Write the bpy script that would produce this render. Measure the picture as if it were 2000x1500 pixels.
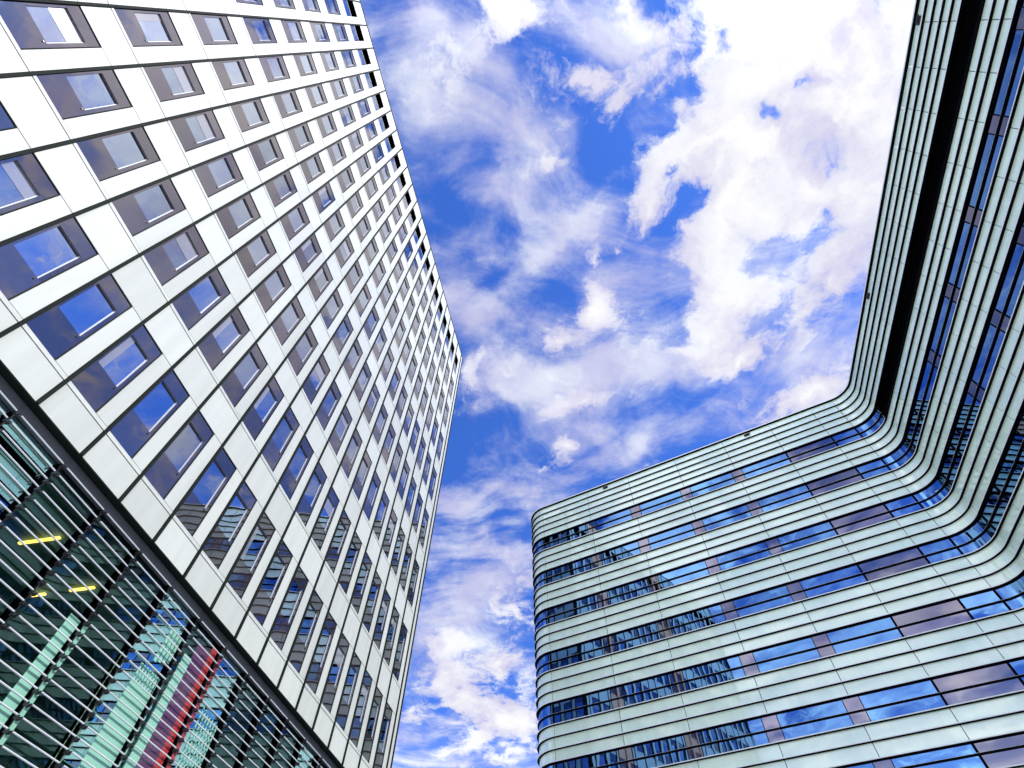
import bpy, bmesh, math, random
from mathutils import Vector, Matrix
random.seed(7)
R_ = math.radians
for o in list(bpy.data.objects): bpy.data.objects.remove(o)
SC = bpy.context.scene
COL = SC.collection

# ------------------------------------------------------------------ camera
CAMZ = 1.6
PITCH, ROLL, FPX = 0.9893123, 0.01972186, 1031.147
fw = Vector((0, math.cos(PITCH), math.sin(PITCH)))
up0 = Vector((0, -math.sin(PITCH), math.cos(PITCH)))
rt0 = Vector((1, 0, 0))
RT = math.cos(ROLL) * rt0 + math.sin(ROLL) * up0
UP = -math.sin(ROLL) * rt0 + math.cos(ROLL) * up0
cd = bpy.data.cameras.new('camera'); cam = bpy.data.objects.new('camera', cd); COL.objects.link(cam)
cd.sensor_width = 36; cd.lens = FPX / 2000 * 36; cd.clip_start = 0.05; cd.clip_end = 5000
M = Matrix(((RT.x, UP.x, -fw.x, 0), (RT.y, UP.y, -fw.y, 0), (RT.z, UP.z, -fw.z, CAMZ), (0, 0, 0, 1)))
cam.matrix_world = M
SC.camera = cam

def ray(px, py):                       # sky direction seen at a pixel of the 2000x1500 photograph
    return (fw * FPX + RT * (px - 1000) - UP * (py - 750)).normalized()
def proj(P):
    P = P - Vector((0, 0, CAMZ)); z = P.dot(fw)
    if z <= 0.1: return None
    return (1000 + FPX * P.dot(RT) / z, 750 - FPX * P.dot(UP) / z)

# ------------------------------------------------------------------ exposure, sun, sky
SC.view_settings.view_transform = 'Standard'; SC.view_settings.look = 'None'
SC.view_settings.exposure = 1.25; SC.view_settings.gamma = 1.0
SC.cycles.max_bounces = 8; SC.cycles.glossy_bounces = 5; SC.cycles.diffuse_bounces = 3
SC.cycles.transparent_max_bounces = 8
SUN_EL, SUN_AZ = R_(50), R_(117)        # azimuth clockwise from +Y
sdir = Vector((math.sin(SUN_AZ) * math.cos(SUN_EL), math.cos(SUN_AZ) * math.cos(SUN_EL), math.sin(SUN_EL)))
sl = bpy.data.lights.new('sun', 'SUN'); sl.energy = 2.0; sl.angle = R_(0.6); sl.color = (1, .96, .9)
so = bpy.data.objects.new('sun', sl); COL.objects.link(so)
so.rotation_euler = sdir.to_track_quat('Z', 'Y').to_euler()

W = bpy.data.worlds.new('World'); SC.world = W; W.use_nodes = True
nt = W.node_tree; N = nt.nodes; L = nt.links; N.clear()
def nd(t, **k):
    n = N.new(t)
    for a, b in k.items(): setattr(n, a, b)
    return n
def mth(op, a, b=None, c=None, clamp=False):
    n = nd('ShaderNodeMath', operation=op, use_clamp=clamp)
    for i, v in enumerate((a, b, c)):
        if v is None: continue
        if isinstance(v, (int, float)): n.inputs[i].default_value = v
        else: L.new(v, n.inputs[i])
    return n.outputs[0]
def noise(vec, scale, detail, rough, lac=2.0, dist=0.0):
    n = nd('ShaderNodeTexNoise'); n.inputs['Scale'].default_value = scale; n.inputs['Detail'].default_value = detail
    n.inputs['Roughness'].default_value = rough; n.inputs['Lacunarity'].default_value = lac; n.inputs['Distortion'].default_value = dist
    L.new(vec, n.inputs['Vector']); return n
def ramp(v, lo, hi, interp='SMOOTHSTEP', a=0.0, b=1.0):
    n = nd('ShaderNodeMapRange', interpolation_type=interp); L.new(v, n.inputs['Value'])
    for k, x in zip(('From Min', 'From Max', 'To Min', 'To Max'), (lo, hi, a, b)): n.inputs[k].default_value = x
    return n.outputs['Result']

tc = nd('ShaderNodeTexCoord')
sep = nd('ShaderNodeSeparateXYZ'); L.new(tc.outputs['Generated'], sep.inputs[0])
HZ = 0.12
den = mth('ADD', mth('MAXIMUM', sep.outputs['Z'], 0.0), HZ)
cmb = nd('ShaderNodeCombineXYZ')
L.new(mth('DIVIDE', sep.outputs['X'], den), cmb.inputs[0]); L.new(mth('DIVIDE', sep.outputs['Y'], den), cmb.inputs[1])
P0 = cmb.outputs[0]                    # position on a flat cloud layer overhead
WALL_N = {'A': Vector((math.sin(1.3599122), -math.cos(1.3599122), 0)), 'B1': Vector((math.sin(-.51987913), -math.cos(-.51987913), 0)), 'B2': Vector((math.sin(-1.78509744), -math.cos(-1.78509744), 0))}
def plane_of(px, py, wall=None):
    d = ray(px, py)
    if wall: d = d - 2 * d.dot(WALL_N[wall]) * WALL_N[wall]     # the part of the sky that a wall mirrors
    k = max(d.z, 0) + HZ
    return Vector((d.x / k, d.y / k))
# warp so that cloud outlines break up
wn = noise(P0, 3.2, 6, .6)
wv = nd('ShaderNodeVectorMath', operation='SUBTRACT'); L.new(wn.outputs['Color'], wv.inputs[0]); wv.inputs[1].default_value = (.5, .5, .5)
ws = nd('ShaderNodeVectorMath', operation='SCALE'); L.new(wv.outputs[0], ws.inputs[0]); ws.inputs['Scale'].default_value = .22
wa = nd('ShaderNodeVectorMath', operation='ADD'); L.new(P0, wa.inputs[0]); L.new(ws.outputs[0], wa.inputs[1])
PW = wa.outputs[0]
def blob_sum(blobs, vec):
    tot = None
    for px, py, rx, ry, ang, amp, *wl in blobs:
        wl = wl[0] if wl else None
        c = plane_of(px, py, wl); a = math.radians(ang)
        ux = Vector((math.cos(a), math.sin(a))); uy = Vector((-math.sin(a), math.cos(a)))
        J = []
        for u, r in ((ux, rx), (uy, ry)):
            p = plane_of(px + u.x * 8, py + u.y * 8, wl); m = plane_of(px - u.x * 8, py - u.y * 8, wl)
            J.append((p - m) / 16 * r)
        # best rotated ellipse for the two conjugate radii
        a1, a2 = J; S11 = a1.x**2 + a2.x**2; S22 = a1.y**2 + a2.y**2; S12 = a1.x*a1.y + a2.x*a2.y
        th = .5 * math.atan2(2 * S12, S11 - S22); m_ = (S11 + S22) / 2; dd = math.hypot((S11 - S22) / 2, S12)
        l1, l2 = math.sqrt(m_ + dd), math.sqrt(max(m_ - dd, 1e-8))
        mp = nd('ShaderNodeMapping', vector_type='TEXTURE')
        mp.inputs['Location'].default_value = (c.x, c.y, 0); mp.inputs['Rotation'].default_value = (0, 0, th)
        mp.inputs['Scale'].default_value = (l1 * 1.7, l2 * 1.7, 1); L.new(vec, mp.inputs[0])
        g = nd('ShaderNodeTexGradient', gradient_type='QUADRATIC_SPHERE'); L.new(mp.outputs[0], g.inputs[0])
        v = mth('MULTIPLY', g.outputs['Fac'], amp * 1.6) if tot is None else mth('MULTIPLY_ADD', g.outputs['Fac'], amp * 1.6, tot)
        tot = v
    return tot
# cumulus: (photo x, y, radius, radius, tilt, how much)
CUM = [(1560, 120, 330, 210, 0, .42), (1450, 400, 190, 140, 10, .36), (1660, 430, 120, 230, 8, .42), (1720, 150, 120, 220, 0, .35),
 (1385, 560, 85, 150, 12, .50), (1340, 650, 90, 60, -30, .30), (1270, 395, 50, 80, 0, .42), (1160, 608, 66, 34, -50, .60), (1095, 668, 26, 12, -35, .42),
 (1000, 45, 70, 75, 0, .42), (1110, 135, 100, 55, -10, .46), (1075, 320, 55, 38, 0, .34), (1190, 200, 110, 80, 0, .26), (970, 210, 110, 90, 30, .16),
 (1140, 780, 130, 26, -12, .30), (920, 740, 60, 50, 0, .30), (1430, 712, 90, 46, -35, .62), (1098, 885, 34, 30, -40, .52), (1062, 915, 20, 12, 0, .34), (1154, 930, 12, 20, 0, .3),
 (905, 1350, 80, 75, 0, .48), (985, 1290, 32, 28, 0, .45), (965, 1400, 70, 45, 0, .42), (1010, 1180, 60, 70, 0, .28), (860, 1260, 70, 55, 0, .32), (800, 1400, 26, 40, 0, .36),
 (920, 1470, 110, 40, 0, .34), (1010, 1400, 50, 50, 0, .3), (1590, 785, 130, 32, -22, .40), (1560, 640, 120, 80, -20, .18), (1620, 560, 90, 60, 0, .2), (1380, 300, 110, 80, 0, .3),
 (1485, 235, 52, 34, 20, -.62), (1425, 60, 28, 90, 20, -.26), (1570, 165, 90, 26, -20, -.30), (1480, 330, 60, 24, 0, -.26), (1335, 200, 30, 70, 0, -.22), (1625, 300, 34, 60, 0, -.22), (1690, 60, 30, 80, 0, -.15), (1365, 405, 70, 30, -25, -.55), (1480, 480, 45, 60, 20, -.5), (1250, 250, 50, 40, 0, -.24), (1300, 370, 30, 30, 0, -.3), (1605, 410, 20, 26, 0, -.4),
 (1250, 520, 90, 70, 0, -.25), (980, 560, 150, 110, 0, -.3), (885, 400, 80, 80, 0, -.4), (940, 930, 110, 140, 0, -.3), (1270, 830, 170, 60, -20, -.25), (1010, 840, 60, 60, 0, -.2),
 (820, 1470, 50, 40, 0, -.3), (870, 1395, 26, 16, -20, -.4), (930, 1330, 22, 18, 0, -.35), (760, 170, 60, 110, 0, -.2), (1190, 60, 60, 50, 0, -.2), (870, 1120, 60, 90, 0, -.3),
 (1215, 480, 22, 30, 0, .3), (1180, 500, 16, 30, 0, .32), (1500, 560, 60, 40, 0, .22),
 (420, 180, 260, 170, 0, .55, 'A'), (160, 560, 130, 60, 30, .3, 'A'), (60, 330, 60, 90, 0, .35, 'A'), (330, 820, 90, 50, 0, .3, 'A'), (100, 60, 150, 80, 0, .3, 'A'), (700, 420, 130, 170, 0, .45, 'A'), (560, 560, 60, 60, 0, .22, 'A'), (1280, 1080, 210, 140, -20, .52, 'B1'), (1900, 1180, 110, 60, -20, .4, 'B1'), (1350, 1250, 60, 80, 0, .35, 'B1'), (1950, 1420, 120, 60, 0, .3, 'B1'), (1560, 1420, 80, 40, -20, .22, 'B1')]
WIS = [(1000, 250, 190, 100, 60, .30), (850, 200, 50, 130, -15, .26), (1000, 400, 200, 50, 20, .30), (1150, 420, 130, 34, -30, .45), (840, 60, 80, 60, 0, .2), (930, 120, 40, 110, -20, .2),
 (1080, 745, 260, 45, -4, .60), (1250, 700, 120, 50, -20, .30), (930, 620, 70, 120, 30, .25), (870, 560, 60, 70, 0, .3), (950, 1150, 120, 60, -20, .45), (1450, 560, 160, 120, 0, .3),
 (1150, 850, 60, 60, 0, .2), (1250, 860, 120, 50, -25, .3), (900, 1250, 120, 80, 0, .35), (1560, 720, 130, 70, -10, .45), (900, 1000, 60, 50, 0, .15), (1200, 60, 120, 70, 0, .45),
 (300, 420, 260, 200, 0, .42, 'A'), (450, 800, 200, 160, 0, .25, 'A'), (1650, 1300, 400, 200, -20, .30, 'B1'), (1100, 1400, 200, 200, 0, .4, 'B1'), (1600, 1000, 160, 80, 0, .2, 'B1'), (1850, 400, 120, 300, 0, .4, 'B2'),
 (870, 410, 60, 60, 0, -.4), (1090, 570, 130, 50, -20, -.3), (1300, 420, 60, 40, 0, -.2), (870, 860, 60, 80, 0, -.35), (960, 520, 60, 30, 0, -.3)]
nA = noise(P0, 2.6, 15, .62)
nB = noise(PW, 9.0, 12, .62)
nD = noise(PW, 26.0, 8, .65)
fb = mth('ADD', mth('MULTIPLY', mth('SUBTRACT', nA.outputs['Fac'], .5), 1.0), mth('MULTIPLY', mth('SUBTRACT', nB.outputs['Fac'], .5), 1.9))
fb = mth('ADD', fb, mth('MULTIPLY', mth('SUBTRACT', nD.outputs['Fac'], .5), .7))
cb = blob_sum(CUM, PW)
dens = mth('ADD', fb, cb)
cum = ramp(dens, .07, .45)
# cirrus: strongly stretched noise that follows a bend
wn2 = noise(P0, 1.3, 3, .5)
wv2 = nd('ShaderNodeVectorMath', operation='SCALE'); L.new(wn2.outputs['Color'], wv2.inputs[0]); wv2.inputs['Scale'].default_value = .9
wa2 = nd('ShaderNodeVectorMath', operation='ADD'); L.new(P0, wa2.inputs[0]); L.new(wv2.outputs[0], wa2.inputs[1])
mpc = nd('ShaderNodeMapping'); mpc.inputs['Rotation'].default_value = (0, 0, R_(35)); mpc.inputs['Scale'].default_value = (3.2, 7.5, 1); L.new(wa2.outputs[0], mpc.inputs[0])
nC = noise(mpc.outputs[0], 1.0, 12, .60)
cir = ramp(mth('ADD', mth('ADD', mth('MULTIPLY', mth('SUBTRACT', nC.outputs['Fac'], .5), 2.2), mth('MULTIPLY', mth('SUBTRACT', nB.outputs['Fac'], .5), 1.1)), blob_sum(WIS, PW)), -.24, .62)
hz = ramp(sep.outputs['Z'], .06, .44, 'SMOOTHSTEP', .97, 0.0)     # pale horizon, made extra bright to light the shaded walls
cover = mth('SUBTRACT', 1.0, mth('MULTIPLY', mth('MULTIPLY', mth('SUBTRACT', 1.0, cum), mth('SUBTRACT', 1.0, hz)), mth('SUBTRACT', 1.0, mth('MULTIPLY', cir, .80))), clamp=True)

sky = nd('ShaderNodeTexSky', sky_type='NISHITA'); sky.sun_disc = False
sky.sun_elevation = SUN_EL; sky.sun_rotation = SUN_AZ; sky.air_density = 1.0; sky.dust_density = .3; sky.ozone_density = 2.5
tint = nd('ShaderNodeMix', data_type='RGBA', blend_type='MULTIPLY'); tint.inputs['Factor'].default_value = 1
L.new(sky.outputs[0], tint.inputs['A']); tint.inputs['B'].default_value = (.265, .51, 1.10, 1)
# cloud light: thick middles a little lavender, edges and sunny side white
thick = ramp(noise(PW, 5.0, 8, .6).outputs['Fac'], .38, .66)
ccol = nd('ShaderNodeMix', data_type='RGBA'); L.new(thick, ccol.inputs['Factor'])
ccol.inputs['A'].default_value = (2.9, 2.85, 3.7, 1); ccol.inputs['B'].default_value = (4.0, 4.1, 4.4, 1)
ccw = nd('ShaderNodeMix', data_type='RGBA'); L.new(ramp(dens, .35, 1.1), ccw.inputs['Factor'])
ccw.inputs['B'].default_value = (4.3, 4.3, 4.3, 1)
L.new(ccol.outputs['Result'], ccw.inputs['A'])
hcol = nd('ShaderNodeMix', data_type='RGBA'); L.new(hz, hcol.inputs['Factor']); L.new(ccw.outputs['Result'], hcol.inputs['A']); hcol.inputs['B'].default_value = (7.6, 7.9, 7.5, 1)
# clouds and haze behind the camera brightened, added to light the shaded glass walls
bk_gain = ramp(sep.outputs['Y'], .10, -.45, 'SMOOTHSTEP', 1.0, 2.2)
bk_sky = nd('ShaderNodeVectorMath', operation='SCALE'); L.new(hcol.outputs['Result'], bk_sky.inputs[0]); L.new(bk_gain, bk_sky.inputs['Scale'])
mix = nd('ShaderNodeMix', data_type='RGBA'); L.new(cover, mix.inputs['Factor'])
L.new(tint.outputs['Result'], mix.inputs['A']); L.new(bk_sky.outputs[0], mix.inputs['B'])
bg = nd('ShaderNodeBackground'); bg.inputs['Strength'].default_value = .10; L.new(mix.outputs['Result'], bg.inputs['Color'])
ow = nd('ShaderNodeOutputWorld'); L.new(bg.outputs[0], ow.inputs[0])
W.cycles.sampling_method = 'MANUAL'; W.cycles.sample_map_resolution = 512

# ------------------------------------------------------------------ materials
def mat(name, col, rough=.5, sp=.5, metal=0, coat=0, coat_ior=1.5, ior=1.5, vary=0, vscale=None, spec=None, bump=0):
    m = bpy.data.materials.new(name); m.use_nodes = True; t = m.node_tree; b = t.nodes['Principled BSDF']
    b.inputs['Base Color'].default_value = (*col, 1); b.inputs['Roughness'].default_value = rough; b.inputs['Metallic'].default_value = metal
    b.inputs['Coat Weight'].default_value = coat; b.inputs['Coat IOR'].default_value = coat_ior; b.inputs['Coat Roughness'].default_value = .01
    b.inputs['IOR'].default_value = ior; b.inputs['Specular IOR Level'].default_value = sp
    if vary:
        g = t.nodes.new('ShaderNodeNewGeometry'); oi = t.nodes.new('ShaderNodeObjectInfo')
        ad = t.nodes.new('ShaderNodeMath'); ad.operation = 'ADD'; t.links.new(g.outputs['Random Per Island'], ad.inputs[0]); t.links.new(oi.outputs['Random'], ad.inputs[1])
        fr = t.nodes.new('ShaderNodeMath'); fr.operation = 'FRACT'; t.links.new(ad.outputs[0], fr.inputs[0])
        mr = t.nodes.new('ShaderNodeMapRange'); t.links.new(fr.outputs[0], mr.inputs[0]); mr.inputs[3].default_value = 1 - vary; mr.inputs[4].default_value = 1 + vary * .4
        last = mr.outputs[0]
        if vscale:
            c = t.nodes.new('ShaderNodeTexCoord'); n = t.nodes.new('ShaderNodeTexNoise'); n.inputs['Scale'].default_value = vscale; n.inputs['Detail'].default_value = 6
            mpp = t.nodes.new('ShaderNodeMapping'); mpp.inputs['Scale'].default_value = (7, 7, .7); t.links.new(c.outputs['Object'], mpp.inputs[0]); t.links.new(mpp.outputs[0], n.inputs['Vector'])
            m2 = t.nodes.new('ShaderNodeMapRange'); t.links.new(n.outputs['Fac'], m2.inputs[0]); m2.inputs[1].default_value = .3; m2.inputs[2].default_value = .7; m2.inputs[3].default_value = .94; m2.inputs[4].default_value = 1.04
            mm = t.nodes.new('ShaderNodeMath'); mm.operation = 'MULTIPLY'; t.links.new(last, mm.inputs[0]); t.links.new(m2.outputs[0], mm.inputs[1]); last = mm.outputs[0]
        vm = t.nodes.new('ShaderNodeVectorMath'); vm.operation = 'SCALE'; vm.inputs[0].default_value = col; t.links.new(last, vm.inputs['Scale'])
        t.links.new(vm.outputs[0], b.inputs['Base Color'])
    if bump:                            # slight waviness of large panes: reflections bend a little
        c = t.nodes.new('ShaderNodeTexCoord'); n = t.nodes.new('ShaderNodeTexNoise'); n.inputs['Scale'].default_value = .9; n.inputs['Detail'].default_value = 1
        t.links.new(c.outputs['Object'], n.inputs['Vector'])
        bp = t.nodes.new('ShaderNodeBump'); bp.inputs['Strength'].default_value = 1; bp.inputs['Distance'].default_value = bump
        t.links.new(n.outputs['Fac'], bp.inputs['Height']); t.links.new(bp.outputs[0], b.inputs['Normal'])
        t.links.new(bp.outputs[0], b.inputs['Coat Normal'])
    return m
MT = dict(
 white=mat('white_enamel_panel', (.55, .57, .535), .55, coat=.0, vary=.10, vscale=.5),
 fin=mat('dark_green_grey_aluminium', (.010, .015, .013), .75, metal=0, sp=.12, vary=.15),
 gap=mat('black_joint', (.008, .008, .009), .9, sp=0),
 surround=mat('brown_grey_spandrel_glass', (.20, .18, .195), .012, metal=.88, vary=.22, bump=.004),
 reveal=mat('grey_aluminium_reveal', (.20, .18, .20), .25, vary=.1),
 pane=mat('blue_coated_window_glass', (.38, .43, .52), .01, metal=1, vary=.22, bump=.004),
 black=mat('black_void', (.002, .002, .003), 1, sp=0),
 fascia=mat('charcoal_fascia', (.11, .11, .13), .35, vary=.2, vscale=3),
 tube=mat('pale_aluminium_tube', (.60, .63, .66), .45, vary=.05),
 knob=mat('dark_bracket_steel', (.02, .018, .022), .4),
 bglass=mat('mint_white_backed_glass', (.80, .98, .80), .25, coat=1, coat_ior=2.1, vary=.05, vscale=.25, bump=.0015),
 bfin=mat('black_anodised_ledge', (.004, .004, .006), .9, sp=.05),
 bedge_bounce=mat('pale_ledge_edge_and_bounce_top', (.80, .84, .84), .5),
 bpane=mat('deep_blue_window_glass', (.13, .28, .50), .012, metal=1, vary=.12, bump=.003),
 pier=mat('mauve_grey_glass_panel', (.23, .22, .26), .03, metal=1, vary=.2),
 roof=mat('grey_roof_membrane', (.3, .3, .3), .8),
 blind=mat('pale_window_blind', (.24, .24, .29), .12, coat=1, coat_ior=2.0, vary=.2),
 conc=mat('plain_render_wall', (.45, .46, .46), .7, vary=.05),
 ceil=mat('interior_ceiling', (.10, .22, .19), .8),
 mint=mat('mint_glass_panel', (.27, .55, .42), .3, coat=.6, vary=.05),
 red=mat('red_fabric_panel', (.38, .035, .04), .3, coat=.6), olive=mat('olive_fabric_blind', (.18, .32, .20), .3, coat=.6), purple=mat('plum_fabric_panel', (.10, .03, .09), .3, coat=.8),
)
def emis(name, col, st):
    m = bpy.data.materials.new(name); m.use_nodes = True; b = m.node_tree.nodes['Principled BSDF']
    b.inputs['Base Color'].default_value = (*col, 1); b.inputs['Emission Color'].default_value = (*col, 1); b.inputs['Emission Strength'].default_value = st
    return m
MT['lamp'] = emis('warm_lit_tube', (1, .55, .10), 1.3)
def mirror_glass(name, tintc, refl):
    m = bpy.data.materials.new(name); m.use_nodes = True; t = m.node_tree; t.nodes.clear()
    tr = t.nodes.new('ShaderNodeBsdfTransparent'); tr.inputs[0].default_value = (*tintc, 1)
    gl = t.nodes.new('ShaderNodeBsdfGlossy'); gl.inputs['Roughness'].default_value = .01; gl.inputs['Color'].default_value = (*refl, 1)
    fr = t.nodes.new('ShaderNodeFresnel'); fr.inputs[0].default_value = 2.2
    mx = t.nodes.new('ShaderNodeMixShader'); o = t.nodes.new('ShaderNodeOutputMaterial')
    t.links.new(fr.outputs[0], mx.inputs[0]); t.links.new(tr.outputs[0], mx.inputs[1]); t.links.new(gl.outputs[0], mx.inputs[2]); t.links.new(mx.outputs[0], o.inputs[0])
    return m
MT['glass'] = mirror_glass('green_tinted_base_glass', (.80, .95, .88), (.50, .76, .72))

# ------------------------------------------------------------------ mesh helpers
class MB:
    def __init__(s): s.v = []; s.f = []; s.mi = []; s.ms = []
    def slot(s, m):
        if m not in s.ms: s.ms.append(m)
        return s.ms.index(m)
    def quad(s, pts, m):
        n = len(s.v); s.v += [tuple(p) for p in pts]; s.f.append(tuple(range(n, n + len(pts)))); s.mi.append(s.slot(m))
    def hexa(s, P, m):                  # P: 8 points, bottom ring 0-3, top ring 4-7
        n = len(s.v); s.v += [tuple(p) for p in P]
        for f in ((0, 3, 2, 1), (4, 5, 6, 7), (0, 1, 5, 4), (1, 2, 6, 5), (2, 3, 7, 6), (3, 0, 4, 7)):
            s.f.append(tuple(n + k for k in f)); s.mi.append(s.slot(m))
    def build(s, name, parent=None, mesh_only=False):
        me = bpy.data.meshes.new(name); me.from_pydata(s.v, [], s.f)
        for m in s.ms: me.materials.append(MT[m])
        me.polygons.foreach_set('material_index', s.mi)
        bm = bmesh.new(); bm.from_mesh(me); bmesh.ops.recalc_face_normals(bm, faces=bm.faces); bm.to_mesh(me); bm.free(); me.update()
        if mesh_only: return me
        o = bpy.data.objects.new(name, me); COL.objects.link(o)
        if parent: o.parent = parent
        return o
def thing(name, label, cat, loc):
    o = bpy.data.objects.new(name, None); COL.objects.link(o); o.location = loc; o['label'] = label; o['category'] = cat; o.empty_display_size = 1
    return o
def obj(name, me, parent):
    o = bpy.data.objects.new(name, me); COL.objects.link(o); o.parent = parent; return o

# ------------------------------------------------------------------ ground
g = MB(); g.quad([(-900, -900, 0), (900, -900, 0), (900, 900, 0), (-900, 900, 0)], 'plaza')
MT['plaza'] = mat('pale_stone_paving', (.34, .34, .33), .7)
t = MT['plaza'].node_tree; c = t.nodes.new('ShaderNodeTexCoord'); br = t.nodes.new('ShaderNodeTexBrick'); br.inputs['Scale'].default_value = 1.2
br.inputs['Color1'].default_value = (.50, .49, .46, 1); br.inputs['Color2'].default_value = (.44, .43, .41, 1); br.inputs['Mortar'].default_value = (.16, .16, .16, 1)
br.inputs['Mortar Size'].default_value = .008
t.links.new(c.outputs['Object'], br.inputs['Vector']); t.links.new(br.outputs['Color'], t.nodes['Principled BSDF'].inputs['Base Color'])
gr = g.build('ground'); gr['kind'] = 'structure'; gr['label'] = 'pale stone paved plaza under the two buildings'

# ================================================================== OFFICE TOWER (left)
SA = 4.14
TH = 1.3599122; AX, AY = -2.39753704 * SA, 1.58447931 * SA
WB = .35047423 * SA; FH = SA
ZB = 2.1494996 * SA + CAMZ; ZR = 11.5747045 * SA + CAMZ
SILL, HEAD = .22868416 * SA, .90037244 * SA
DR = Vector((math.cos(TH), math.sin(TH), 0)); NR = Vector((math.sin(TH), -math.cos(TH), 0)); UZ = Vector((0, 0, 1))
A0 = Vector((AX, AY, 0))
I0, I1 = -7, 15                        # whole bays
EDGE = .33                             # width of the corner strip in bays
DEP_BAYS = 12
tower = thing('office_tower', 'white panelled tower with small recessed windows and a louvred glass base on the left', 'building', A0 + DR * WB * 4)
TO = tower.location.copy()
class Face:                             # a facade: origin, direction, outward normal
    def __init__(s, o, d, n): s.o, s.d, s.n = o, d, n
    def P(s, u, off, z): return s.o + s.d * u + s.n * off + UZ * z - TO
    def box(s, mb, u0, u1, z0, z1, o0, o1, m):
        mb.hexa([s.P(u0, o0, z0), s.P(u1, o0, z0), s.P(u1, o1, z0), s.P(u0, o1, z0), s.P(u0, o0, z1), s.P(u1, o0, z1), s.P(u1, o1, z1), s.P(u0, o1, z1)], m)
UEND = (I1 + EDGE) * WB; UBEG = (I0 + .7) * WB
main = Face(A0, DR, NR)
DEP = DEP_BAYS * WB + .7
far = Face(A0 + DR * UEND, -NR, DR)     # end face turned to the curved building (seen mirrored there)
near = Face(A0 + DR * UBEG - NR * DEP, NR, -DR)
NF = 9
G = .013                                # half joint
FINW = .047
WU = .67                                # window share of a bay
def facade(face, us, ulen, cl, bk, edge0, edge1):
    # us: list of fin positions; cladding panels between them
    for a in range(len(us) - 1):
        u0, u1 = us[a], us[a + 1]; wb = u1 - u0
        x0, x1 = u0 + FINW, u1 - FINW
        face.box(cl, x0, x1, ZB, ZB + SILL - .14, -.05, 0, 'white')
        for n in range(NF):
            zs, zh = ZB + SILL + n * FH, ZB + HEAD + n * FH
            face.box(cl, x0, x1, zs - .12, zs - G, -.05, .012, 'white')          # sill flashing
            wu = u0 + WU * WB
            if wu < x1 - .05: face.box(cl, wu + G, x1, zs + G, zh - G, -.05, 0, 'white')
            nx = ZB + SILL + (n + 1) * FH - .14 if n < NF - 1 else ZR - .16
            face.box(cl, x0, x1, zh + G, nx, -.05, 0, 'white')
    face.box(bk, edge0, edge1, ZB + .02, ZR - .02, -.40, -.36, 'gap')
    face.box(bk, edge0, edge1, ZR - .13, ZR, -.40, .03, 'fin')                    # coping
cl = MB(); bk = MB()
mu = [i * WB for i in range(I0 + 1, I1 + 1)]; mu = [UBEG] + mu
facade(main, mu, 0, cl, bk, UBEG, UEND)
main.box(cl, I1 * WB + FINW, UEND - .03, ZB, ZR - .16, -.05, 0, 'white')
fu = [k * WB + .35 for k in range(DEP_BAYS + 1)]
facade(far, fu, 0, cl, bk, .05, DEP); far.box(cl, .03, .35 - FINW, ZB, ZR - .16, -.05, 0, 'white')
facade(near, fu, 0, cl, bk, .05, DEP - .05)
cl.build('cladding', tower)
# body: back wall, roof, core behind windows
main.box(bk, UBEG + .4, UEND - .4, ZR - .5, ZR - .3, -DEP + .3, -.4, 'roof')
main.box(bk, UBEG + .05, UEND - .05, 0.02, ZR - .02, -DEP, -DEP + .25, 'conc')
main.box(bk, UBEG + .4, UEND - .4, ZB - .1, ZB + .02, -DEP + .3, -1.2, 'ceil')
bk.build('backing_wall', tower)
# fins
for k, u in enumerate(mu + [UEND]):
    b = MB(); wf = FINW - .012
    main.box(b, u - wf, u + wf, ZB - .02, ZR - .13, -.36, .055, 'fin')
    b.build('vertical_fin', tower)
b = MB()
for u in fu:
    far.box(b, u - FINW + .012, u + FINW - .012, ZB, ZR - .13, -.36, .075, 'fin')
    near.box(b, u - FINW + .012, u + FINW - .012, ZB, ZR - .13, -.36, .075, 'fin')
o = b.build('vertical_fin', tower); o['kind'] = 'stuff'; o['label'] = 'dark vertical fins of the two narrow end faces'

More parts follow.
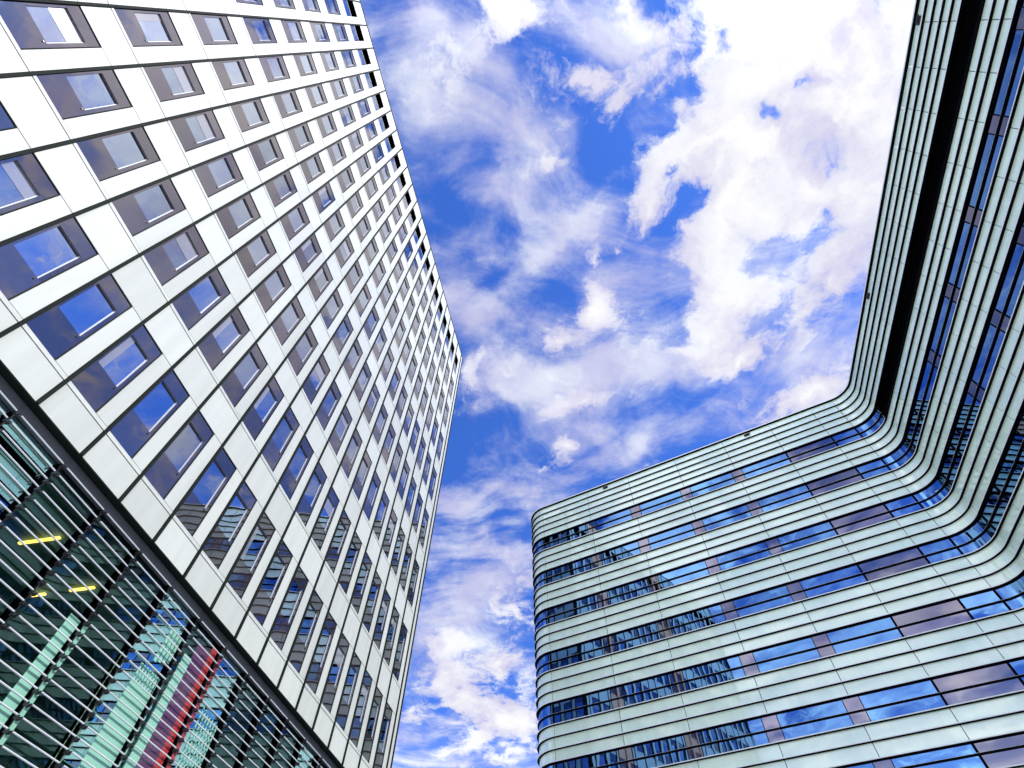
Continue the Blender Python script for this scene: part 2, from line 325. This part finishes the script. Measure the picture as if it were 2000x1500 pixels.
# window meshes in local axes x along wall, y outward, z up
WW = WU * WB - FINW; WH = HEAD - SILL
def win_geo(mb, pn, T, top=False, var=0):
    def bx(m, x0, x1, y0, y1, z0, z1, mt):
        m.hexa([T(x0, y0, z0), T(x1, y0, z0), T(x1, y1, z0), T(x0, y1, z0), T(x0, y0, z1), T(x1, y0, z1), T(x1, y1, z1), T(x0, y1, z1)], mt)
    S = -.02; D = .06
    if top:
        zt = WH * .44
        bx(pn, .02, WW - .02, S - .03, S - .01, .02, zt, 'pane')
        bx(mb, 0, WW, S - .08, S, zt, zt + .05, 'white')
        bx(mb, 0, WW, -.34, -.32, zt + .05, WH, 'black'); bx(mb, 0, .015, -.32, S, zt + .05, WH, 'black'); bx(mb, WW - .015, WW, -.32, S, zt + .05, WH, 'black')
        bx(mb, .015, WW - .015, -.32, S, WH - .015, WH, 'black')
        return
    hx0, hx1, hz0, hz1 = .06 * WW, .88 * WW, .33 * WH, .82 * WH
    for a in ((0, WW, 0, hz0), (0, WW, hz1, WH), (0, hx0, hz0, hz1), (hx1, WW, hz0, hz1)):
        mb.quad([T(a[0], S, a[2]), T(a[1], S, a[2]), T(a[1], S, a[3]), T(a[0], S, a[3])], 'surround')
    for q in (((hx0, hz0), (hx1, hz0)), ((hx1, hz0), (hx1, hz1)), ((hx0, hz1), (hx1, hz1)), ((hx0, hz0), (hx0, hz1))):
        (xa, za), (xb, zb_) = q
        mb.quad([T(xa, S, za), T(xb, S, zb_), T(xb, S - D, zb_), T(xa, S - D, za)], 'reveal')
    f = .02                              # thin pale frame on the edge of the inner pane
    bx(mb, hx0, hx1, S - D, S - D + .02, hz0, hz0 + f, 'reveal'); bx(mb, hx1 - f, hx1, S - D, S - D + .02, hz0 + f, hz1, 'tube')
    bx(mb, WW - .018, WW, S, S + .02, 0, WH, 'fin'); bx(mb, 0, WW, S, S + .018, WH - .02, WH, 'fin')
    for zc in (hz0 - .10,): bx(mb, hx1 - .06, hx1 - .02, S, S + .02, zc, zc + .04, 'knob')      # small stay
    if var in (1, 2):                    # blind partly drawn behind the inner pane edge
        bw = (.28 if var == 1 else .45) * (hz1 - hz0)
        mb.quad([T(hx0, S - D + .010, hz1 - bw), T(hx1 - f, S - D + .010, hz1 - bw), T(hx1 - f, S - D + .010, hz1), T(hx0, S - D + .010, hz1)], 'blind')
    if var == 3: mb.quad([T(hx0, S - D + .010, hz0), T(hx0 + .22 * WW, S - D + .010, hz0), T(hx0 + .22 * WW, S - D + .010, hz1), T(hx0, S - D + .010, hz1)], 'blind')
    pn.quad([T(hx0, S - D + .004, hz0), T(hx1, S - D + .004, hz0), T(hx1, S - D + .004, hz1), T(hx0, S - D + .004, hz1)], 'pane')
allw = []
for i in range(I0 + 1, I1):
    for n in range(NF):
        P = [proj(TO + main.P(i * WB + FINW + a * WW, 0, ZB + SILL + n * FH + c_ * WH)) for a, c_ in ((0, 0), (1, 0), (1, 1), (0, 1))]
        area = 0
        if all(P):
            inside = sum(1 for p in P if 0 <= p[0] <= 2000 and 0 <= p[1] <= 1500)
            if inside: area = abs(sum(P[k][0] * P[(k + 1) % 4][1] - P[(k + 1) % 4][0] * P[k][1] for k in range(4))) / 2 * inside / 4
        allw.append((area, i, n))
allw.sort(reverse=True)
loc_T = lambda x, y, z: (x, y, z)
VAR = []
for v_ in range(4):
    wm, pm = MB(), MB(); win_geo(wm, pm, loc_T, var=v_); VAR.append((wm.build('window', mesh_only=True), pm.build('pane', mesh_only=True)))
VR = random.Random(3)
wt, pt = MB(), MB(); win_geo(wt, pt, loc_T, True); wte, pte = wt.build('louvre_opening', mesh_only=True), pt.build('pane', mesh_only=True)
rot = Matrix(((DR.x, NR.x, 0), (DR.y, NR.y, 0), (0, 0, 1))).to_4x4()
rw, rp = MB(), MB(); cnt = 0; tops = 0
for area, i, n in allw:
    loc = main.P(i * WB + FINW, 0, ZB + SILL + n * FH)
    if n == NF - 1:
        o = obj('louvre_opening', wte, tower); o.matrix_local = Matrix.Translation(loc) @ rot; obj('pane', pte, o); continue
    if cnt < 100 and area > 0:
        wme, pme = VAR[VR.choice((0, 0, 0, 0, 0, 1, 0, 2, 3, 0))]; o = obj('window', wme, tower); o.matrix_local = Matrix.Translation(loc) @ rot; obj('pane', pme, o); cnt += 1
    else:
        u0 = i * WB + FINW; z0 = ZB + SILL + n * FH
        win_geo(rw, rp, lambda x, y, z: main.P(u0 + x, y, z0 + z), var=VR.choice((0, 0, 0, 0, 0, 1, 0, 2, 3, 0)))
for fc in (far, near):
    for u in fu[:-1]:
        for n in range(NF):
            u0 = u + FINW; z0 = ZB + SILL + n * FH
            win_geo(rw, rp, lambda x, y, z: fc.P(u0 + x, y, z0 + z), n == NF - 1)
o = rw.build('window', tower); o['kind'] = 'stuff'; o['label'] = 'the many small far windows high on the tower'
p_ = rp.build('pane', o)
# ---- base: soffit, fascia, glass, louvre tubes
GZ = -.30 * SA * .3
FO = -.050 * SA                        # fascia offset
b = MB(); main.box(b, UBEG, UEND, ZB - .03, ZB, -.6, .01, 'fin')
b.build('soffit', tower)
FT, FB = ZB - .034, ZB - .0645 * SA
b = MB()
for k, u in enumerate(mu):
    u1 = (mu + [UEND])[k + 1]
    main.box(b, u + .008, u1 - .008, FB, ZB - .034, FO - .1, FO, 'fascia')
main.box(b, UBEG, UEND, FB + .01, ZB - .036, FO - .14, FO - .012, 'reveal')
b.build('fascia', tower)
GO = FO - .13
b = MB()
for k, u in enumerate(mu):
    u1 = (mu + [UEND])[k + 1]
    zt = FB + .02
    while zt > .1:
        z0 = max(zt - 4.0, .05); b.quad([main.P(u + .03, GO, z0 + .03), main.P(u1 - .03, GO, z0 + .03), main.P(u1 - .03, GO, zt - .03), main.P(u + .03, GO, zt - .03)], 'glass'); zt = z0
b.build('base_glazing', tower)
TUBO = -.03 * SA
for k, u in enumerate(mu + [UEND]):
    b = MB(); main.box(b, u - .03, u + .03, .03, FB, GO - .1, GO + .11, 'black'); main.box(b, u - .012, u + .012, .03, FB, GO + .11, GO + .13, 'knob')
    for j in range(43):
        z = ZB - (.0804 + .0573 * j) * SA - .02
        main.box(b, u - .05, u - .022, z - .04, z + .025, GO + .13, TUBO + .02, 'knob'); main.box(b, u + .022, u + .05, z - .04, z + .025, GO + .13, TUBO + .02, 'knob')
    b.build('bracket_post', tower)
TUBO = -.03 * SA
for j in range(43):
    z = ZB - (.0804 + .0573 * j) * SA
    b = MB(); r = .017; ns = 8
    for k, u in enumerate(mu):
        ua, ub = u + .07, (mu + [UEND])[k + 1] - .07
        n0 = len(b.v)
        for uu in (ua, ub):
            for s_ in range(ns):
                a_ = 2 * math.pi * s_ / ns; b.v.append(tuple(main.P(uu, TUBO + r * math.cos(a_), z + r * math.sin(a_))))
        for s_ in range(ns):
            t2 = (s_ + 1) % ns; b.f.append((n0 + s_, n0 + t2, n0 + ns + t2, n0 + ns + s_)); b.mi.append(b.slot('tube'))
        b.f.append(tuple(n0 + s_ for s_ in range(ns))); b.mi.append(0); b.f.append(tuple(n0 + ns + s_ for s_ in range(ns))); b.mi.append(0)
    b.build('louvre_tube', tower)
# interior behind the glass base
b = MB(); zf = ZB - .4
main.box(b, UBEG + .3, UEND - .3, .02, .06, -8, GO - .15, 'ceil'); main.box(b, UBEG + .3, UEND - .3, .06, ZB - .1, -8.2, -8, 'ceil')
for z in (10.25, 5.6): main.box(b, UBEG + .3, UEND - .3, z - .3, z, -7.9, GO - .5, 'ceil')
b.build('interior_floor', tower)
b = MB()
for ua, ub in ((UBEG + .06, UBEG + .26), (UEND - .26, UEND - .06)): main.box(b, ua, ub, .02, ZB - .035, -DEP + .26, GO - .11, 'fascia')
b.build('base_end_wall', tower)
for u_, oa, ob in ((2.24, -2.45, -1.35), (3.52, -3.55, -3.15), (3.51, -2.42, -1.72)):
    b = MB(); main.box(b, u_ * WB - .035, u_ * WB + .035, 9.86, 9.90, oa, ob, 'lamp'); b.build('ceiling_light', tower)
def blind(u0, u1, z1, mt, nm, z0=.1, off=0.0):
    b = MB(); main.box(b, u0 * WB, u1 * WB, z0, z1, GO + .004, GO + .012 + off, mt); return b.build(nm, tower)
blind(2.76, 3.15, 8.30, 'mint', 'coloured_glass_strip'); blind(3.97, 4.10, 8.44, 'olive', 'coloured_glass_strip'); blind(4.42, 5.12, 8.15, 'mint', 'coloured_glass_strip')
b = MB()
for k in range(9): main.box(b, (4.43 + .078 * k) * WB, (4.43 + .078 * k + .045) * WB, 8.15, 8.55, GO + .004, GO + .012, 'mint')
for k in range(4): main.box(b, (4.62 + .10 * k) * WB, (4.62 + .10 * k + .07) * WB, 8.75 + .06 * k, 9.6, GO + .004, GO + .012, 'mint')
b.build('coloured_glass_strip', tower)
b = MB()
for k in range(8): main.box(b, (6.32 + .095 * k) * WB, (6.32 + .095 * k + .035) * WB, 4.0, 8.8 - .02 * k, GO + .004, GO + .012, 'mint')
b.build('coloured_glass_strip', tower)
blind(5.20, 5.42, 9.4, 'mint', 'coloured_glass_strip', off=.02)
b = MB(); main.box(b, 5.40 * WB, 5.80 * WB, .1, 9.9, GO + .004, GO + .011, 'purple'); main.box(b, 5.80 * WB, 6.20 * WB, .1, 10.1, GO + .004, GO + .014, 'red')
o = b.build('coloured_glass_strip', tower); o['label'] = 'red and plum glass strip in the louvred base'
# ================================================================== CURVED OFFICE BUILDING (right)
SB = 3.0
T1, T2 = -.51987913, -1.78509744
D1 = Vector((math.cos(T1), math.sin(T1))); D2 = Vector((math.cos(T2), math.sin(T2)))
LB = Vector((1.07456161, 12.67378862)) * SB; CB = Vector((9.14658068, 7.7299038436)) * SB
JU = [v * SB for v in (0, 1.5407, 2.9051, 4.3988, 5.8443, 7.1738, 8.3313, 8.8993)]
VS = [v * SB for v in (8.26817, 7.55074, 6.83162, 6.09682, 5.36616, 4.64147, 3.90137, 3.16290, 2.42, 1.70, .964, .10)]
ZT = 12 * SB + CAMZ
rt_ = lambda a: Vector((-math.sin(a), math.cos(a)))
N1 = -rt_(T1); N2 = -rt_(T2)            # outward (towards the camera side)
RC = .62 * SB; T_ = .455 * SB
# intersection of the two wall lines
den_ = D1.x * D2.y - D1.y * D2.x; w_ = CB - LB; s_int = (w_.x * D2.y - w_.y * D2.x) / den_
X = LB + D1 * s_int; v_off = (X - CB).dot(D2)
END1 = s_int - T_
pts = []                                # plan path: (point, normal)
def arc(c, r, a0, a1, n, sign):
    for k in range(n + 1):
        a = a0 + (a1 - a0) * k / n; d = Vector((math.cos(a), math.sin(a))); pts.append((c + d * r, d * sign))
# end face -> convex corner -> wall 1 -> concave corner -> wall 2 -> convex corner -> end
c0 = LB - N1 * RC
aN1 = math.atan2(N1.y, N1.x); aE = aN1 - math.pi / 2
ne = Vector((math.cos(aE), math.sin(aE)))
pts.append((c0 + ne * RC - N1 * 14, ne))
arc(c0, RC, aE, aN1, 12, 1)
sL = None
c1 = X - D1 * T_ + N1 * (T_ / math.tan(abs(T2 - T1) / 2)); rc1 = T_ / math.tan(abs(T2 - T1) / 2)
aS = math.atan2(-N1.y, -N1.x); aT = math.atan2(-N2.y, -N2.x)
while aT > aS + math.pi: aT -= 2 * math.pi
while aT < aS - math.pi: aT += 2 * math.pi
i_arc0 = len(pts); arc(c1, rc1, aS, aT, 12, -1); i_arc1 = len(pts) - 1
V2END = 12.6 * SB
E2 = CB + D2 * V2END; pts.append((E2, N2))
c2 = E2 - N2 * RC; aN2 = math.atan2(N2.y, N2.x); arc(c2, RC, aN2, aN2 - math.pi / 2 if False else aN2 + math.pi / 2, 10, 1)
tail_n = pts[-1][1]; pts.append((pts[-1][0] - N2 * 13, tail_n))
clean = [pts[0]]
for p in pts[1:]:
    if (p[0] - clean[-1][0]).length > 1e-4: clean.append(p)
pts = clean
cum_s = [0]
for a, b_ in zip(pts, pts[1:]): cum_s.append(cum_s[-1] + (b_[0] - a[0]).length)
def s_at(pt):                           # path length of a point on the path
    best = None
    for k in range(len(pts) - 1):
        a, b_ = pts[k][0], pts[k + 1][0]; d = b_ - a; q = max(0, min(1, (pt - a).dot(d) / d.length_squared)); e = (a + d * q - pt).length
        if best is None or e < best[0]: best = (e, cum_s[k] + d.length * q)
    return best[1]
def at_s(s):
    s = max(0, min(cum_s[-1], s))
    for k in range(len(pts) - 1):
        if s <= cum_s[k + 1] + 1e-9:
            q = (s - cum_s[k]) / (cum_s[k + 1] - cum_s[k]); p = pts[k][0].lerp(pts[k + 1][0], q); n = pts[k][1].lerp(pts[k + 1][1], q).normalized(); return p, n
sec = lambda s0, s1: [s0] + [c_ for c_ in cum_s if s0 + 1e-3 < c_ < s1 - 1e-3] + [s1]
curved = thing('curved_office_building', 'pale mint glass office building with rounded corners and horizontal ribbon windows', 'building', (X.x + 6, X.y + 6, 0))
CO = curved.location.copy()
def P3(s, off, z):
    p, n = at_s(s); q = p + n * off; return (q.x - CO.x, q.y - CO.y, z - CO.z)
def strip(mb, s0, s1, z0, z1, o0, o1, m):     # o0 inner, o1 outer
    S = sec(s0, s1); n0 = len(mb.v); k = len(S); sl_ = mb.slot(m)
    for s in S:
        mb.v += [P3(s, o0, z0), P3(s, o1, z0), P3(s, o1, z1), P3(s, o0, z1)]
    for a in range(k - 1):
        A_ = n0 + 4 * a; B_ = A_ + 4
        for j in range(4):
            j2 = (j + 1) % 4; mb.f.append((A_ + j, B_ + j, B_ + j2, A_ + j2)); mb.mi.append(sl_)
    mb.f.append((n0, n0 + 1, n0 + 2, n0 + 3)); e = n0 + 4 * (k - 1); mb.f.append((e + 3, e + 2, e + 1, e)); mb.mi += [sl_, sl_]
S_L = s_at(LB); S_J = [s_at(LB + D1 * u) for u in JU]; S_J[-1] = s_at(LB + D1 * END1)
S_V = [s_at(CB + D2 * v) for v in VS]; S_V[-1] = cum_s[[k for k, p in enumerate(pts) if (p[0] - (X + D2 * T_)).length < .02][0]]
s_first = S_J[0] - RC * math.pi / 2
# panel joints along the path
dV = .7265 * SB
J_all = sorted([s_first - 4.4 * k for k in range(0, 4)] + [S_J[0]] + S_J[1:] + S_V + [S_V[0] + dV * k for k in range(1, 6)])
s_last = s_at(E2) + RC * math.pi / 2
J_all = [s for s in J_all if s > .1] + [S_V[0] + dV * 5 + .01 + 0.0]
J_all = sorted(set(round(s, 3) for s in J_all)); J_all = [0.0] + J_all
while J_all[-1] < s_at(E2) - 2.5: J_all.append(J_all[-1] + dV)
J_all += [s_at(E2), s_last, cum_s[-1]]
tmp = [J_all[0]]
for s in J_all[1:]:
    if s - tmp[-1] > .3: tmp.append(s)
J_all = tmp
# band levels (depth below the roof edge, in building units)
d1_, dp_, w5_, w6_, F_ = .24064809, .23377658, .25318485, .47487433, 1.18641841
top0 = d1_ + 4 * dp_
levels = []                             # ('c' cladding | 'w' window, ztop, zbot, floor)
zz = [0, d1_, d1_ + dp_, d1_ + 2 * dp_, d1_ + 3 * dp_, top0]
for a, b_ in zip(zz, zz[1:]): levels.append(('c', a, b_, -1))
n_f = 0; cur = top0
while cur < 12 + CAMZ / SB - 1.0:
    if n_f < 6:
        levels += [('w', cur, cur + w5_, n_f), ('w', cur + w5_, cur + w6_, n_f)]; base = cur + w6_
        nxt = cur + F_ if n_f < 5 else base + .508
        npan = 3 if n_f < 5 else 2
        for k in range(npan): levels.append(('c', base + (nxt - base) * k / npan, base + (nxt - base) * (k + 1) / npan, n_f))
    else:
        levels += [('w', cur, cur + .17, n_f), ('w', cur + .17, cur + .40, n_f)]; base = cur + .40; nxt = cur + .95
        for k in range(2): levels.append(('c', base + (nxt - base) * k / 2, base + (nxt - base) * (k + 1) / 2, n_f))
    cur = nxt; n_f += 1
ZD = lambda d: ZT - d * SB
FD = .045 * SB                            # ledge depth
LT = .033                                # half thickness of a ledge
FULL0, FULL1 = 0, cum_s[-1]
S_BK0, S_BK1 = S_V[-1], s_at(E2)         # black recessed storey on wall 2, top floor
def add_ledge(d, s0, s1, dep=FD, name='ledge', th=LT, edge=True):
    b = MB(); z = ZD(d)
    strip(b, s0, s1, z - th, z + th, -.02, dep, 'bfin')
    if edge: strip(b, s0, s1, z - th * .1, z + th + .012, dep + .002, dep + .010, 'bedge_bounce')
    if edge is not None: strip(b, s0, s1, z + th, z + th + .006, .004, dep + .001, 'bedge_bounce')  # pale ledge top, out of view, added to bounce sky light onto the glass
    b.build(name, curved)
done = set()
for kind, a, b_, fl in levels:
    for d in (a, b_):
        key = round(d, 3)
        if key in done or d == 0: continue
        done.add(key)
        mid0 = abs(d - (top0 + w5_)) < .01
        if mid0: add_ledge(d, FULL0, S_BK0, .07, edge=False); add_ledge(d, S_BK1, FULL1, .07, edge=False)
        elif abs(d - (top0 + w6_)) < .01:
            add_ledge(d, FULL0, S_BK0); add_ledge(d, S_BK0, S_BK1, edge=None); add_ledge(d, S_BK1, FULL1)
        elif kind == 'w' and abs(d - a) > .01 and any(abs(d - q[1]) < .005 and q[0] == 'w' for q in levels): add_ledge(d, FULL0, FULL1, .07, edge=False)
        else: add_ledge(d, FULL0, FULL1)
add_ledge(-.012, FULL0, FULL1, FD + .02, 'roof_coping', .075)
GJ = .018
pan_n = 0
for kind, a, b_, fl in levels:
    if kind != 'c': continue
    b = MB()
    for s0, s1 in zip(J_all, J_all[1:]):
        strip(b, s0 + GJ, s1 - GJ, ZD(b_) + LT - .002, ZD(a) - LT + .002, -.06, 0, 'bglass')
    b.build('glass_band', curved)
# dark backing and body
b = MB(); strip(b, FULL0, FULL1, .03, ZD(top0 + w6_) - .02, -.50, -.42, 'gap')
strip(b, FULL0, S_BK0, ZD(top0 + w6_) - .02, ZT - .05, -.50, -.42, 'gap'); strip(b, S_BK1, FULL1, ZD(top0 + w6_) - .02, ZT - .05, -.50, -.42, 'gap')
strip(b, S_BK0, S_BK1, ZD(top0) + .1, ZT - .05, -.50, -.42, 'gap'); strip(b, FULL0, FULL1, .03, ZT - .3, -12.0 if False else -.6, -.52, 'black')
b.build('backing_wall', curved)
b = MB()                                 # black recessed loggia: back, floor, ceiling
strip(b, S_BK0 + .05, S_BK1, ZD(top0 + w6_) + .02, ZD(top0) - .02, -.41, -.38, 'black')
b.build('recessed_loggia', curved)
# roof lid and rear walls
b = MB()
roofp = [(p + n * -.3) for p, n in pts]
rearA = roofp[0]; rearB = roofp[-1]
poly = [(q.x - CO.x, q.y - CO.y, ZT - .25) for q in roofp] + [(rearB.x + 4 - CO.x, rearB.y + 30 - CO.y, ZT - .25), (rearA.x + 6 - CO.x, rearA.y + 6 - CO.y, ZT - .25)]
b.f.append(tuple(range(len(poly)))); b.v += poly; b.mi.append(b.slot('roof'))
lo = [(x_, y_, .02) for x_, y_, _ in poly]; k0 = len(roofp) - 1; kk = len(poly)
for a in (k0, k0 + 1, k0 + 2):
    c_ = (a + 1) % kk; b.quad([poly[a], poly[c_], lo[c_], lo[a]], 'conc')
b.build('roof', curved)
# windows: modules with mullions and narrow piers
PW_ = .27 * SB
mods = []                                # (s0, s1, kind)  kind: blue | mauve
pier_s = []
jj = [J for J in J_all if J < S_J[0] - .1]
for a, c_ in zip(jj, jj[1:] + [S_J[0]]): mods.append((a, c_, 'blue'))
for k in range(7):
    a, c_ = S_J[k], S_J[k + 1]
    mods.append((a, c_, 'mauve' if k == 5 else 'blue'))
    if 1 <= k <= 4: pier_s.append(S_J[k])
mods.append((S_J[7], S_V[-1], 'blue'))
sv = [S_V[-1], S_V[-2]] + [S_V[i] for i in (8, 6, 4, 2, 0)]; pier_s += [S_V[i] for i in (8, 6, 4, 2, 0)]
x_ = S_V[0] + 2 * dV
while x_ < S_BK1 - 1: sv.append(x_); pier_s.append(x_); x_ += 2 * dV
sv.append(S_BK1)
for a, c_ in zip(sv, sv[1:]): mods.append((a, c_, 'blue'))
mods.append((S_BK1, s_last, 'blue')); mods.append((s_last, cum_s[-1], 'blue'))
floors = {}
for kind, a, b_, fl in levels:
    if kind == 'w': floors.setdefault(fl, []).append((a, b_))
RECW = -.008
isp = lambda s: any(abs(s - q) < .05 for q in pier_s)
cands = []
for fl, rows in floors.items():
    for s0, s1, kind in mods:
        if fl == 0 and s0 > S_BK0 - .1 and s1 < S_BK1 + .1: continue
        P = [proj(Vector(P3(s, 0, ZD(d))) + CO) for s, d in ((s0, rows[0][0]), (s1, rows[0][0]), (s1, rows[1][1]), (s0, rows[1][1]))]
        area = 0
        if all(P):
            ins = sum(1 for p in P if -20 <= p[0] <= 2020 and -20 <= p[1] <= 1520)
            area = abs(sum(P[k][0] * P[(k + 1) % 4][1] - P[(k + 1) % 4][0] * P[k][1] for k in range(4))) / 2 * ins / 4
        cands.append((area, fl, s0, s1, kind, rows))
cands.sort(key=lambda q: -q[0])
MUL = .035
rest = MB(); restf = MB(); nwin = 0
for area, fl, s0, s1, kind, rows in cands:
    a = s0 + (PW_ / 2 if isp(s0) else MUL / 2); c_ = s1 - (PW_ / 2 if isp(s1) else MUL / 2)
    single = nwin < 96 and area > 0
    fb_ = MB() if single else restf
    # dark frame: mullions at both ends, surround
    for sa, sb_ in ((a, a + MUL), (c_ - MUL, c_)): strip(fb_, sa, sb_, ZD(rows[1][1]) + LT, ZD(rows[0][0]) - LT, RECW - .05, RECW + .05, 'bfin')
    for za, zb2 in ((rows[0][0], rows[0][0]), (rows[1][1], rows[1][1])): strip(fb_, a + MUL - .004, c_ - MUL + .004, ZD(za) + (LT * -1.9 if za == rows[0][0] else LT * 1.0), ZD(za) + (LT * -1.0 if za == rows[0][0] else LT * 1.9), RECW - .04, RECW + .03, 'bfin')
    gm = 'pier' if kind == 'mauve' else 'bpane'
    if single:
        w = fb_.build('window', curved); nwin += 1
        for za, zb2 in rows:
            pb = MB(); strip(pb, a + MUL, c_ - MUL, ZD(zb2) + LT, ZD(za) - LT, RECW - .02, RECW, gm); pb.build('pane', w)
        if kind == 'mauve': w['label'] = 'mauve grey opaque glass panel between blue panes'
    else:
        for za, zb2 in rows: strip(rest, a + MUL, c_ - MUL, ZD(zb2) + LT, ZD(za) - LT, RECW - .02, RECW, gm)
o = restf.build('window', curved); o['kind'] = 'stuff'; o['label'] = 'the remaining ribbon windows'; rest.build('pane', o)
pc = []
for fl, rows in floors.items():
    for s in pier_s:
        if fl == 0 and S_BK0 - .1 < s < S_BK1 + .1: continue
        pr_ = proj(Vector(P3(s, 0, ZD(rows[0][1]))) + CO)
        pc.append((0 if pr_ and -30 < pr_[0] < 2030 and -30 < pr_[1] < 1530 else 1, fl, s, rows))
pc.sort(key=lambda q: q[0]); rb = MB()
for vis, fl, s, rows in pc:
    b = MB() if vis == 0 else rb
    for za, zb2 in rows: strip(b, s - PW_ / 2 + MUL * .2, s + PW_ / 2 - MUL * .2, ZD(zb2) + LT, ZD(za) - LT, RECW - .02, RECW + .012, 'pier')
    if vis == 0: b.build('pier_panel', curved)
if rb.v:
    o = rb.build('pier_panel', curved); o['kind'] = 'stuff'
# small dark fittings on the top band
for s in (s_at(LB + D1 * (JU[1] + .62 * SB)), s_at(LB + D1 * (JU[4] + .70 * SB)), S_V[0] + .1, S_V[7] - 1.35):
    b = MB(); strip(b, s - .22, s + .22, ZD(.10) - .09, ZD(.10) + .09, .0, .10, 'knob'); strip(b, s - .10, s + .30, ZD(.10) - .04, ZD(.10) + .03, .10, .18, 'knob'); b.build('roof_fitting', curved)
